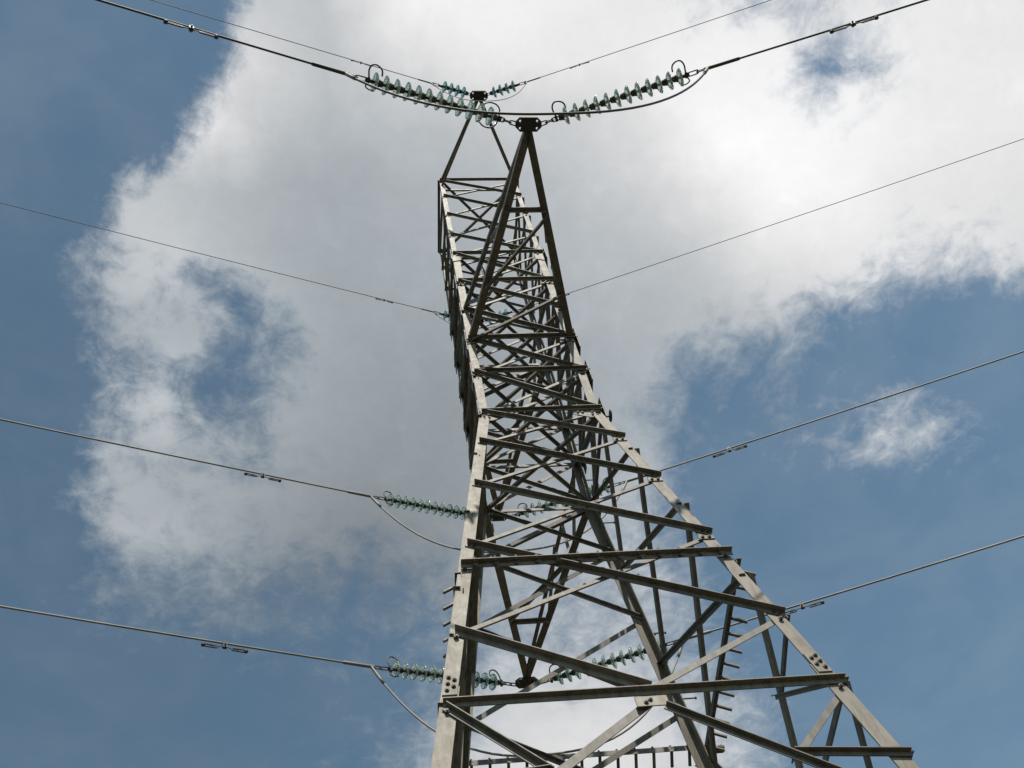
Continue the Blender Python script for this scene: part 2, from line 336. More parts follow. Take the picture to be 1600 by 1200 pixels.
ZINC = steel_mat('weathered galvanised steel', (0.222, 0.198, 0.160, 1), (0.128, 0.104, 0.074, 1), 0.62, 0.0, 0.35)
BRACE = steel_mat('dull galvanised bracing steel', (0.158, 0.138, 0.113, 1), (0.090, 0.076, 0.059, 1), 0.6, 0.0, 0.3)
IRON = steel_mat('weathered iron toned for shade', (0.060, 0.055, 0.050, 1), (0.035, 0.032, 0.03, 1), 0.55, 0.3, 0.15)  # dark tone also carries the shade on bolts and arm end plates
def wire_mat(name, c1, c2):
    m, n, b = new_mat(name)
    pos = n.t.nodes.new('ShaderNodeNewGeometry').outputs['Position']
    a = n.noise(pos, 0.9, 4, 0.6).outputs['Fac']
    n.put(b.inputs['Base Color'], n.mix(n.smooth(a, 0.35, 0.65), c1, c2))
    b.inputs['Metallic'].default_value = 0.25; b.inputs['Roughness'].default_value = 0.6
    return m
ALU = wire_mat('weathered aluminium wire', (0.26, 0.24, 0.22, 1), (0.17, 0.155, 0.14, 1))
DARKWIRE = wire_mat('dark wire', (0.085, 0.08, 0.075, 1), (0.05, 0.047, 0.043, 1))  # darker wire tone, for the earth wires and the nearest conductor

def glass_mat(name, col):
    m, n, b = new_mat(name)
    b.inputs['Base Color'].default_value = col
    b.inputs['Roughness'].default_value = 0.06
    b.inputs['IOR'].default_value = 1.5
    b.inputs['Transmission Weight'].default_value = 0.72
    return m
GLASS = glass_mat('pale green toughened glass', (0.80, 0.90, 0.78, 1))
GLASS_BLUE = glass_mat('blue green toughened glass', (0.50, 0.78, 0.74, 1))

GRASS, gn, gb = new_mat('rough meadow grass')
gp = gn.t.nodes.new('ShaderNodeNewGeometry').outputs['Position']
ga = gn.noise(gp, 0.35, 8, 0.65).outputs['Fac']
gcol = gn.mix(gn.smooth(ga, 0.35, 0.65), (0.040, 0.042, 0.020, 1), (0.060, 0.052, 0.034, 1))
gn.put(gb.inputs['Base Color'], gcol); gb.inputs['Roughness'].default_value = 0.95

# ------------------------------------------------------------------ mesh helpers
def W(x, y, z):
    """design units -> metres in the scene"""
    return Vector((x * U, y * U, z * U + GZ))

def link(name, bm, mat, parent=None, smooth=False):
    bmesh.ops.recalc_face_normals(bm, faces=bm.faces)
    me = bpy.data.meshes.new(name)
    bm.to_mesh(me); bm.free()
    me.materials.append(mat)
    if smooth:
        for p in me.polygons: p.use_smooth = True
    o = bpy.data.objects.new(name, me)
    COL.objects.link(o)
    if parent is not None: o.parent = parent
    return o

def link_mesh(name, me, parent, mw):
    o = bpy.data.objects.new(name, me); COL.objects.link(o)
    o.parent = parent
    o.matrix_basis = mw
    return o

def empty(name, loc, label, cat, group=None):
    o = bpy.data.objects.new(name, None); COL.objects.link(o)
    o.location = loc; o.empty_display_size = 0.2
    o['label'] = label; o['category'] = cat
    if group: o['group'] = group
    return o

def tag(o, label, cat, group=None):
    o['label'] = label; o['category'] = cat
    if group: o['group'] = group
    return o

def ang(bm, a, b, f1, f2, s1, s2, t):
    """rolled steel angle (L section) from a to b; heel on the line, flanges towards f1 and f2"""
    d = (b - a).normalized()
    f1 = (f1 - d * f1.dot(d)).normalized()
    f2 = f2 - d * f2.dot(d); f2 = (f2 - f1 * f2.dot(f1)).normalized()
    prof = [Vector((0, 0, 0)), f1 * s1, f1 * s1 + f2 * t, f1 * t + f2 * t, f1 * t + f2 * s2, f2 * s2]
    va = [bm.verts.new(a + p) for p in prof]; vb = [bm.verts.new(b + p) for p in prof]
    for i in range(6):
        j = (i + 1) % 6
        bm.faces.new((va[i], va[j], vb[j], vb[i]))
    for v in (va, vb):
        bm.faces.new((v[0], v[1], v[2], v[3])); bm.faces.new((v[0], v[3], v[4], v[5]))

def box(bm, c, ex, ey, ez):
    """box centred on c with half extents as three vectors"""
    vs = [bm.verts.new(c + ex * i + ey * j + ez * k) for i in (-1, 1) for j in (-1, 1) for k in (-1, 1)]
    for f in ((0, 1, 3, 2), (4, 6, 7, 5), (0, 4, 5, 1), (2, 3, 7, 6), (0, 2, 6, 4), (1, 5, 7, 3)):
        bm.faces.new([vs[i] for i in f])

def tube(bm, pts, r, n=8, closed=False, radii=None):
    pts = [Vector(p) for p in pts]
    rings = []
    m = len(pts)
    up = None
    for i, p in enumerate(pts):
        if closed: d = (pts[(i + 1) % m] - pts[i - 1])
        else: d = pts[min(i + 1, m - 1)] - pts[max(i - 1, 0)]
        d.normalize()
        if up is None:
            up = Vector((0, 0, 1)) if abs(d.z) < 0.9 else Vector((1, 0, 0))
        s = d.cross(up).normalized(); up = s.cross(d).normalized()
        rr = radii[i] if radii else r
        rings.append([bm.verts.new(p + (s * math.cos(2 * math.pi * k / n) + up * math.sin(2 * math.pi * k / n)) * rr) for k in range(n)])
    for i in range(m if closed else m - 1):
        A, B = rings[i], rings[(i + 1) % m]
        for k in range(n):
            bm.faces.new((A[k], A[(k + 1) % n], B[(k + 1) % n], B[k]))
    if not closed:
        bm.faces.new(rings[0]); bm.faces.new(rings[-1])

def lathe(bm, prof, n=24, closed=True):
    """profile (a, r) turned about the local X axis"""
    rings = []
    for a, r in prof:
        rings.append([bm.verts.new((a, r * math.cos(2 * math.pi * k / n), r * math.sin(2 * math.pi * k / n))) for k in range(n)])
    m = len(rings)
    for i in range(m if closed else m - 1):
        A, B = rings[i], rings[(i + 1) % m]
        for k in range(n):
            bm.faces.new((A[k], A[(k + 1) % n], B[(k + 1) % n], B[k]))
    if not closed:
        bm.faces.new(rings[0]); bm.faces.new(rings[-1])

def plate(bm, pts, nrm, t, holes=(), hole_r=0.02):
    """flat plate from a planar outline, thickness t along nrm, with optional round holes"""
    edges = []; loops = []
    outl = [bm.verts.new(p) for p in pts]; loops.append(outl)
    nrm = nrm.normalized()
    e1 = (pts[1] - pts[0]).normalized(); e2 = nrm.cross(e1)
    for h in holes:
        loops.append([bm.verts.new(h + (e1 * math.cos(2 * math.pi * k / 10) + e2 * math.sin(2 * math.pi * k / 10)) * hole_r) for k in range(10)])
    for L in loops:
        for i in range(len(L)): edges.append(bm.edges.new((L[i], L[(i + 1) % len(L)])))
    r = bmesh.ops.triangle_fill(bm, edges=edges, use_beauty=True, use_dissolve=False, normal=nrm)
    fs = [g for g in r['geom'] if isinstance(g, bmesh.types.BMFace)]
    ex = bmesh.ops.extrude_face_region(bm, geom=fs)
    vs = [g for g in ex['geom'] if isinstance(g, bmesh.types.BMVert)]
    bmesh.ops.translate(bm, verts=vs, vec=nrm * t)

def hexbolt(bm, c, n, r=0.019, h=0.022):
    n = n.normalized()
    e1 = n.orthogonal().normalized(); e2 = n.cross(e1)
    def ring(rad, z, k0=6): return [bm.verts.new(c + n * z + (e1 * math.cos(2 * math.pi * k / k0) + e2 * math.sin(2 * math.pi * k / k0)) * rad) for k in range(k0)]
    rs = [ring(r, 0), ring(r, h * 0.6), ring(r * 0.55, h * 0.6 + 0.001), ring(r * 0.5, h)]
    for A, B in zip(rs, rs[1:]):
        for k in range(6): bm.faces.new((A[k], A[(k + 1) % 6], B[(k + 1) % 6], B[k]))
    bm.faces.new(rs[0]); bm.faces.new(rs[-1])

# ------------------------------------------------------------------ the ground
bm = bmesh.new()
bmesh.ops.create_grid(bm, x_segments=40, y_segments=40, size=6000)
ground = link('ground', bm, GRASS); ground['kind'] = 'structure'

# ------------------------------------------------------------------ the tower
WT, KT = 1.0159, 0.14254                       # half width at the top, taper below the waist
Z = dict(t0=12.36, u1=11.16, u2=9.79, u3=8.37, b2=7.15, b1=5.55, a2=4.17, a1=2.786, c2=1.435, k=0.0,
         n1=-1.19, n2=-2.67, n3=-4.426, n4=-6.387, rg=-4.954, z1=-7.66, s1=-1.65, s2=-3.55, s3=-5.5, z2=-8.82, foot=-17.63)
def hw(z): return 1 - KT * z if z < 0 else 1 + (WT - 1) * z / Z['t0']
def node(c, z):
    """tower corner, c = 'NL' near left, 'NR', 'FL', 'FR'"""
    wd = hw(z)
    return W(wd if c[1] == 'R' else -wd, wd if c[0] == 'F' else -wd, z)
FACES = {'near': ('NL', 'NR', Vector((0, -1, 0))), 'right': ('NR', 'FR', Vector((1, 0, 0))),
         'far': ('FR', 'FL', Vector((0, 1, 0))), 'left': ('FL', 'NL', Vector((-1, 0, 0)))}
def fnormal(face, z):
    n = FACES[face][2].copy()
    if z < 0: n = (n + Vector((0, 0, KT))).normalized()
    return n

tower = empty('lattice_tower', (0, 0, 0), 'tall grey lattice steel transmission tower seen from below, carrying all the wires', 'pylon')

UP = Vector((0, 0, 1))
def face_member(name, a, b, N, s, outer, ext=0.022, mat=BRACE, t=0.009, parent=tower, gap=0.006, s2=None):
    """brace lying in a tower face; outer ones sit on the outside with the lip along the top, inner ones behind the legs with the lip turned inward"""
    j = lambda: Vector((random.uniform(-1, 1), random.uniform(-1, 1), random.uniform(-1, 1))) * 0.004
    a, b = a + j(), b + j()                       # erection slop of a few millimetres
    d = (b - a).normalized()
    p = N.cross(d).normalized()
    if p.z < 0: p = -p
    N = (N + p * random.uniform(-0.04, 0.04)).normalized()
    bm = bmesh.new()
    A, B = a - d * ext, b + d * ext
    s2 = s2 or s
    if outer:
        o = p * s / 2 + N * gap
        ang(bm, A + o, B + o, -p, N, s, s2, t)
    else:
        o = p * s / 2 - N * (0.013 + gap)
        ang(bm, A + o, B + o, -p, -N, s, s2, t)
    return link(name, bm, mat, parent)

# legs, heel on the corner, one rolled angle above the waist and a heavier one below
for c in ('NL', 'NR', 'FL', 'FR'):
    sx = 1 if c[1] == 'L' else -1; sy = 1 if c[0] == 'N' else -1
    sh = Vector((-0.055, 0, 0)) if c[1] == 'L' else Vector((0, 0, 0))
    fx, fy = Vector((sx, 0, 0)), Vector((0, sy, 0))
    bm = bmesh.new()
    ang(bm, node(c, Z['foot']) + sh, node(c, Z['z1'] + 0.35) + sh, fx, fy, 0.142, 0.142, 0.013)
    ang(bm, node(c, Z['z1'] + 0.35) + sh, node(c, -0.02) + sh * 0.85, fx, fy, 0.132, 0.132, 0.012)
    ang(bm, node(c, 0.02) + sh * 0.85, node(c, Z['b2'] - 0.1) + sh * 0.6, fx, fy, 0.112, 0.112, 0.011)
    ang(bm, node(c, Z['b2'] - 0.1) + sh * 0.6, node(c, Z['t0'] + 0.08) + sh * 0.5, fx, fy, 0.086, 0.086, 0.009)
    link('leg', bm, ZINC, tower)

def X_bay(face, zu, zl, s, off=0.0):
    l, r, _ = FACES[face]
    N = fnormal(face, (zu + zl) / 2)
    ex_ = 0.004 if face in ('left', 'right') else 0.008
    o1 = face_member('diagonal_brace', node(l, zu + off), node(r, zl + off), N, s, True, ext=ex_)
    o2 = face_member('diagonal_brace', node(l, zl + off), node(r, zu + off), N, s * 0.8, False, ext=ex_)
    return o1, o2

upper = ['t0', 'u1', 'u2', 'u3', 'b2', 'b1', 'a2', 'a1', 'c2', 'k']
lower = ['k', 'n1', 'n2', 'n3', 'n4']
near_braces = []
for a, b in zip(upper, upper[1:]):
    s = 0.048 if Z[a] > 7 else 0.058
    if a == 'a2':
        for f in ('near', 'far'):
            l, r, _ = FACES[f]
            face_member('diagonal_brace', node(l, Z[a]), node(r, Z[b]), fnormal(f, 1), s, True)
    else:
        for f in ('near', 'far'): X_bay(f, Z[a], Z[b], s)
    for f in ('left', 'right'): X_bay(f, Z[a], Z[b], 0.046 if Z[a] > 7.5 else 0.078, -0.16)
for i, (a, b) in enumerate(zip(lower, lower[1:])):
    s = (0.056, 0.060, 0.063, 0.066)[i]
    for f in ('near', 'far'):
        bs = X_bay(f, Z[a], Z[b], s)
        if f == 'near':                           # a pair of bolts where each outer brace crosses the legs, one at the crossing
            l, r, _ = FACES[f]; N = fnormal(f, -1)
            A, B = node(l, Z[a]), node(r, Z[b]); d = (B - A).normalized()
            A2, B2 = node(l, Z[b]), node(r, Z[a]); d2 = (B2 - A2).normalized()
            for q in (A2 + d2 * 0.05, A2 + d2 * 0.10, B2 - d2 * 0.05, B2 - d2 * 0.10):
                bm = bmesh.new(); hexbolt(bm, q - N * 0.018, N, 0.013, 0.014)
                link('bolt', bm, IRON, bs[1])
            for q in (A + d * 0.03, A + d * 0.085, B - d * 0.03, B - d * 0.085, A.lerp(B, 0.5)):
                bm = bmesh.new(); hexbolt(bm, q + N * 0.015 - N.cross(d).normalized() * 0.004, N, 0.014, 0.016)
                link('bolt', bm, IRON, bs[0])
for i, (a, b) in enumerate(zip(['k', 's1', 's2'], ['s1', 's2', 's3'])):
    for f in ('left', 'right'): X_bay(f, Z[a], Z[b], (0.060, 0.066, 0.072)[i])

# bottom panel: V from the last node to the middle of the deep strut, then the K legs down to the feet
for f in ('near', 'right', 'far', 'left'):
    l, r, _ = FACES[f]
    side = f in ('left', 'right')
    N = fnormal(f, -5)
    zt = Z['s3'] if side else Z['n4']
    mid = (node(l, Z['z1']) + node(r, Z['z1'])) / 2
    face_member('horizontal_strut', node(l, Z['z1']), node(r, Z['z1']), N, 0.060, True, mat=BRACE, t=0.009)
    face_member('diagonal_brace', node(l, zt), mid + Vector((0, 0, 0.05)), N, 0.070, True)
    face_member('diagonal_brace', mid + Vector((0, 0, 0.05)), node(r, zt), N, 0.064, False)
    if side:                                   # secondary members to the middle of each V
        for c in (l, r):
            q = node(c, zt).lerp(mid, 0.52)
            face_member('secondary_brace', node(c, Z['z1'] + 0.02), q, N, 0.046, False)
            face_member('secondary_brace', node(c, -6.45), q, N, 0.05, True)
    for c, out in ((l, False), (r, True)):
        e = node(c, -9.75)
        m0 = mid - Vector((0, 0, 0.06)) if c == l else (mid - Vector((0, 0, 0.095))).lerp(e, 0.06)
        face_member('knee_brace', m0, e, N, 0.078 if c == l else 0.052, out, t=0.010)
        q = mid.lerp(e, 0.5)
        face_member('secondary_brace', node(c, Z['z2']), q, N, 0.05, True)
        face_member('secondary_brace', node(c, Z['z1'] - 0.05), q, N, 0.056, c == l)
    # foot panel, below the picture
    face_member('horizontal_strut', node(l, -9.85), node(r, -9.85), N, 0.07, True)
    mid2 = (node(l, -9.85) + node(r, -9.85)) / 2
    for c, out in ((l, False), (r, True)):
        face_member('knee_brace', mid2, node(c, Z['foot'] + 0.5), N, 0.09, out, t=0.010)
        q = mid2.lerp(node(c, Z['foot'] + 0.5), 0.5)
        face_member('secondary_brace', node(c, q.z / U - GZ / U), q, N, 0.06, True)

# level struts
for zk, s in (('t0', 0.052), ('b2', 0.046), ('b1', 0.058), ('a1', 0.060), ('c2', 0.056), ('k', 0.052)):
    for f in ('near', 'right', 'far', 'left'):
        l, r, _ = FACES[f]
        face_member('horizontal_strut', node(l, Z[zk]), node(r, Z[zk]), fnormal(f, 1), s, True, gap=0.018)
for f in ('near', 'far'):
    l, r, _ = FACES[f]
    face_member('horizontal_strut', node(l, 11.75), node(r, 11.75), fnormal(f, 1), 0.042, False)
# plan bracing at the arm levels and the waist
for zk in ('t0', 'b2', 'b1', 'a2', 'a1', 'c2', 'k'):
    for i, (c1, c2) in enumerate((('NL', 'FR'), ('NR', 'FL'))):
        bm = bmesh.new()
        a, b = node(c1, Z[zk]), node(c2, Z[zk])
        dz = Vector((0, 0, -0.05 - 0.012 * i)); d = (b - a).normalized()
        ang(bm, a + d * 0.05 + dz, b - d * 0.05 + dz, UP if i else -UP, d.cross(UP), 0.05, 0.05, 0.007)
        link('plan_brace', bm, BRACE, tower)

# gusset and splice plates with their bolts
def gusset(pts, N, bolts, t=0.010, name='gusset_plate', off=0.0, mat=ZINC):
    bm = bmesh.new()
    pts = [p + N * off for p in pts]
    plate(bm, pts, N, t)
    g = link(name, bm, mat, tower)
    for b in bolts:
        bb = bmesh.new(); hexbolt(bb, b + N * (off + t), N)
        link('bolt', bb, IRON, g)
    return g

def in_face(face, c, z, dx, dz):
    """point near corner c at height z, dx metres inward along the face, dz metres up the leg"""
    l, r, _ = FACES[face]
    o = r if c == l else l
    p = node(c, z); e = (node(o, z) - p).normalized()
    upv = (node(c, z + 0.5) - node(c, z)).normalized()
    return p + e * dx + upv * dz

for c, s0 in (('NL', -0.045), ('NR', 0.0)):
    N = fnormal('near', -1)
    q = lambda dx, dz: in_face('near', c, 0.0, dx + s0, dz)
    gusset([q(0.0, 0.13), q(0.13, 0.13), q(0.34, 0.06), q(0.34, -0.02), q(0.0, -0.02)], fnormal('near', 1), [q(0.05, 0.10), q(0.10, 0.075), q(0.2, 0.05), q(0.26, 0.045)], off=0.003)
    gusset([q(0.0, -0.04), q(0.36, -0.04), q(0.36, -0.10), q(0.15, -0.20), q(0.0, -0.20)], N, [q(0.05, -0.10), q(0.05, -0.155), q(0.11, -0.08), q(0.11, -0.14), q(0.24, -0.085), q(0.30, -0.075)], off=0.003)
    for zk in ('b1', 'a1'):
        q2 = lambda dx, dz: in_face('near', c, Z[zk], dx + s0, dz)
        gusset([q2(0.0, -0.06), q2(0.20, -0.06), q2(0.20, -0.11), q2(0.0, -0.13)], fnormal('near', 1), [q2(0.06, -0.095), q2(0.13, -0.09)], off=0.003)
    q3 = lambda dx, dz: in_face('near', c, Z['b2'], dx + s0, dz)
    gusset([q3(0.0, 0.05), q3(0.09, 0.05), q3(0.15, -0.02), q3(0.15, -0.28), q3(0.0, -0.34)], fnormal('near', 1), [q3(0.05, -0.02), q3(0.09, -0.08)], off=0.003)
    for zk in ('n1', 'n2', 'n3'):
        if c == 'NR':
            q4 = lambda dx, dz: in_face('near', c, Z[zk], dx, dz)
            gusset([q4(0.0, -0.045), q4(0.16, -0.045), q4(0.16, -0.11), q4(0.0, -0.11)], N, [q4(0.05, -0.08), q4(0.12, -0.08)], off=0.003)
    sp = lambda dx, dz: in_face('near', c, Z['z1'] + 0.34, dx + s0 * 1.2, dz)
    gusset([sp(0.01, 0.13), sp(0.13, 0.13), sp(0.13, -0.13), sp(0.01, -0.13)], N, [sp(0.045, 0.09), sp(0.095, 0.055), sp(0.045, 0.01), sp(0.095, -0.03), sp(0.045, -0.075)], name='splice_plate', off=0.002)
    bm = bmesh.new()
    # bolts at the strut ends on the near legs
    for zk in ('n4', 'z1', 'rg'):
        q5 = in_face('near', c, Z[zk], 0.06 + s0, -0.075) + N * 0.012
        hexbolt(bm, q5, N, 0.022, 0.026)
    link('bolt_group', bm, IRON, tower)
mid = (node('NL', Z['z1']) + node('NR', Z['z1'])) / 2
N = fnormal('near', -5)
ex = Vector((1, 0, 0)); ey = N.cross(ex).normalized()
if ey.z < 0: ey = -ey
gusset([mid + ex * -0.13 + ey * -0.04, mid + ex * 0.13 + ey * -0.04, mid + ex * 0.13 + ey * -0.16, mid + ex * -0.13 + ey * -0.16], N,
       [mid + ex * -0.05 + ey * -0.12, mid + ex * -0.01 + ey * -0.09], off=0.004)
for zk, hgt in (('b2', 0.5), ('b1', 0.62), ('a2', 0.5), ('a1', 0.72), ('c2', 0.66), ('k', 0.7)):
    for face, c in (('left', 'FL'), ('left', 'NL'), ('right', 'FR'), ('right', 'NR')):
        q6 = lambda dx, dz: in_face(face, c, Z[zk], dx, dz) + FACES[face][2] * 0.05
        gusset([q6(-0.02, hgt * 0.45), q6(0.12, hgt * 0.5), q6(0.22, 0.0), q6(0.12, -hgt * 0.5), q6(-0.02, -hgt * 0.45)], FACES[face][2], [], off=0.003, mat=BRACE)
# small round plate standing off the near right leg under the waist
bm = bmesh.new()
cc = in_face('near', 'NR', -0.28, -0.075, 0.0)
tube(bm, [cc + Vector((-0.006, 0, 0)), cc + Vector((0.006, 0, 0))], 0.085, 20)
tube(bm, [cc, cc + Vector((-0.09, 0.02, 0))], 0.012, 6)
link('round_plate', bm, IRON, tower)

# step bolts up the far right leg
for i in range(26):
    z = -8.6 + i * 0.62
    p = node('FR', z) + Vector((0.0, -0.06 if i % 2 else 0.0, 0))
    d = Vector((1, 0, 0)) if i % 2 else Vector((0, 1, 0))
    bm = bmesh.new()
    tube(bm, [p - d * 0.02, p + d * 0.17], 0.0095, 6)
    tube(bm, [p + d * 0.17, p + d * 0.185], 0.018, 6)
    link('step_bolt', bm, BRACE, tower)

# pegged rails running round the tower
for f in ('near', 'right', 'far', 'left'):
    l, r, _ = FACES[f]
    N = FACES[f][2]
    a, b = node(l, Z['rg']) + N * 0.03, node(r, Z['rg']) + N * 0.03
    d = (b - a).normalized()
    bm = bmesh.new()
    dz = Vector((0, 0, 0.004 if f in ('near', 'far') else -0.11))
    ang(bm, a - d * 0.03 + dz, b + d * 0.03 + dz, -UP, N, 0.066, 0.066, 0.008)
    rail = link('peg_rail', bm, BRACE, tower)
    L = (b - a).length
    n = 13
    for i in range(n):
        c = a + d * (L * (i + 0.5) / n) + dz
        bm = bmesh.new()
        tl = RAD({'near': 50, 'right': 26, 'far': 30, 'left': 34}[f])
        pd = N * math.cos(tl) - UP * math.sin(tl)
        box(bm, c + pd * 0.11 + Vector((0, 0, -0.012)), d * 0.016, pd * 0.11, d.cross(pd) * 0.009)
        tube(bm, [c + N * 0.04 + Vector((0, 0, -0.02)), c + N * 0.04 + Vector((0, 0, 0.045))], 0.014, 6)
        link('peg', bm, BRACE, rail)
# corner bracket holding the far rail
bm = bmesh.new()
p = node('FR', Z['rg'])
box(bm, p + Vector((0.13, 0.10, -0.02)), Vector((0.17, 0, 0)), Vector((0, 0.05, 0)), Vector((0, 0, 0.012)))
ang(bm, p + Vector((0.27, 0.05, -0.05)), p + Vector((0.02, 0.34, -0.05)), UP, Vector((-1, -1, 0)), 0.05, 0.05, 0.007)
box(bm, p + Vector((0.22, 0.28, -0.06)), Vector((0.10, 0.12, 0)), Vector((0.012, -0.012, 0)), UP * 0.014)
link('rail_bracket', bm, BRACE, tower)

# ------------------------------------------------------------------ cross arms (parts of the tower)
TIP = dict(A=(0, -5.16, 2.94), B=(0, 5.33, 5.71), C=(0, 5.43, 0.18), G1=(0, -3.29, 12.59), G2=(0, 3.29, 12.59))
PLATE_HALF = {}
def arm(key, sy, zb, zu, cs, us, pl, full=True):
    root = bpy.data.objects.new('crossarm', None); COL.objects.link(root); root.parent = tower
    root.empty_display_size = 0.2
    tip = W(*TIP[key])
    bw, uw = hw(zb), hw(zu)
    lx = sy                                          # the far arms are the near ones turned half round
    def base(sx): return W(sx * bw, sy * bw, zb)
    def ubase(sx): return W(sx * uw, sy * uw, zu)
    out = Vector((0, sy, 0))
    for sx in (-1, 1):
        bm = bmesh.new()
        a, b = base(sx) + Vector((sx * 0.02, 0, 0)), tip + Vector((sx * 0.035, -sy * 0.03, 0))
        ang(bm, a - (b - a).normalized() * 0.06, b, Vector((-sx, 0, 0)), UP, cs, cs, 0.010)
        link('lower_chord', bm, BRACE, root)
        bm = bmesh.new()
        a, b = ubase(sx) + Vector((sx * 0.012, 0, 0)), tip + Vector((sx * 0.03, -sy * 0.08, cs * 0.8))
        ang(bm, a - (b - a).normalized() * 0.05, b, Vector((-sx, 0, 0)), UP, us, us, 0.008)
        link('upper_chord', bm, BRACE, root)
    def cp(sx, t): return tip.lerp(base(sx), t) + Vector((0, 0, -0.012))
    def upc(sx, t): return (tip + Vector((0, 0, cs * 0.8))).lerp(ubase(sx), t)
    def plan(a, b, s):
        bm = bmesh.new(); d = (b - a).normalized()
        ang(bm, a + d * 0.015, b - d * 0.015, d.cross(UP), -UP, s, s, 0.008)
        link('arm_brace', bm, BRACE, root)
    if full:
        plan(cp(-1, 0.385), cp(1, 0.385), 0.062)
        plan(cp(lx * -1, 0.395) + Vector((0, 0, -0.01)), cp(lx, 0.74) + Vector((0, 0, -0.01)), 0.056)
        plan(cp(lx * -1, 0.77) + Vector((0, 0, -0.01)), cp(lx, 0.99) + Vector((0, 0, -0.01)), 0.056)
        for sx in (-1, 1):                            # side lattice between lower and upper chord
            for t0_, t1_ in ((0.42, 0.62), (0.74, 0.74), (0.80, 0.97)):
                bm = bmesh.new()
                a, b = cp(sx, t0_) + Vector((-sx * 0.02, 0, 0.03)), upc(sx, t1_) + Vector((-sx * 0.02, 0, 0.02))
                ang(bm, a, b, Vector((-sx, 0, 0)), out, 0.05, 0.05, 0.006)
                link('arm_brace', bm, BRACE, root)
        bm = bmesh.new()
        c = cp(1, 0.47) + Vector((-0.045, 0, 0.02)); d = (cp(1, 0.6) - cp(1, 0.4)).normalized()
        plate(bm, [c - d * 0.09, c + d * 0.12, c + d * 0.10 + Vector((-0.045, 0, 0)), c - d * 0.05 + Vector((-0.045, 0, 0))], UP, 0.008)
        link('arm_gusset', bm, ZINC, root)
    # octagonal end plates, one above the other
    hx, hy, ch = pl
    PLATE_HALF[key] = hx
    for dz in (-0.020, 0.012):
        bm = bmesh.new()
        c = tip + Vector((0, -sy * 0.02, dz))
        pts = [c + Vector(v) for v in ((-hx + ch, -hy, 0), (hx - ch, -hy, 0), (hx, -hy + ch, 0), (hx, hy - ch, 0), (hx - ch, hy, 0), (-hx + ch, hy, 0), (-hx, hy - ch, 0), (-hx, -hy + ch, 0))]
        hs = [c + Vector((sx * (hx - ch * 1.0), s2 * (hy - ch * 0.78), 0)) for sx in (-1, 1) for s2 in (-1, 1)]
        plate(bm, pts, UP, 0.010, hs, 0.017)
        link('end_plate', bm, IRON, root)
    bm = bmesh.new()
    for i in range(5):
        hexbolt(bm, tip + Vector((-hx * 0.5 + hx * 0.25 * i, -sy * 0.02 + (0.03 if i % 2 else -0.03), -0.020)), -UP, 0.018, 0.02)
    link('plate_bolts', bm, IRON, root)
    return root
arm('A', -1, Z['a1'], Z['a2'], 0.104, 0.060, (0.178, 0.098, 0.062))
arm('C', 1, Z['k'], Z['c2'], 0.104, 0.060, (0.178, 0.098, 0.062))
arm('B', 1, Z['b1'], Z['b2'], 0.104, 0.060, (0.178, 0.098, 0.062))
arm('G1', -1, Z['t0'] + 0.0, Z['t0'] - 0.35, 0.070, 0.042, (0.182, 0.102, 0.06), full=False)
arm('G2', 1, Z['t0'] + 0.0, Z['t0'] - 0.35, 0.070, 0.042, (0.182, 0.102, 0.06), full=False)

# ------------------------------------------------------------------ insulator strings, conductors, jumpers, dampers
LS, LG = 2.946, 1.0505                           # string lengths, design units
LINE = {'AL': (-0.31455, 0.11831, 0.00192, 0.13138), 'AR': (-0.32572, 0.07776, 0.00207, 0.00445),
        'G1L': (-0.30386, 0.09831, 0.00198, 0.14173), 'G1R': (-0.34852, 0.09968, 0.00199, 0.15807),
        'G2L': (-0.33306, 0.10142, 0.00177, 0.04472), 'G2R': (-0.37853, 0.09995, 0.00186, 0.13838),
        'BL': (-0.37650, 0.12570, 0.00198, 0.15854), 'BR': (-0.39306, 0.09003, 0.00254, 0.11738),
        'CL': (-0.38396, 0.10946, 0.00278, 0.14990), 'CR': (-0.39971, 0.09281, 0.00294, 0.08344)}
def line_start(k):
    sx = -1 if k[-1] == 'L' else 1
    off = 0.20 if k[0] == 'G' else 0.28
    t = TIP[k[:-1]]
    return Vector((t[0] + sx * off, t[1], t[2]))
def string_pt(k, s):
    th, sl_, cu, ss = LINE[k]; sx = -1 if k[-1] == 'L' else 1
    return line_start(k) + Vector((sx * math.cos(th), math.sin(th), -ss)) * s
def wire_pt(k, s):
    th, sl_, cu, ss = LINE[k]; sx = -1 if k[-1] == 'L' else 1
    c = string_pt(k, LG if k[0] == 'G' else LS)
    return c + Vector((sx * math.cos(th) * s, math.sin(th) * s, -sl_ * s + cu * s * s / 2))
def WV(v): return W(v.x, v.y, v.z)

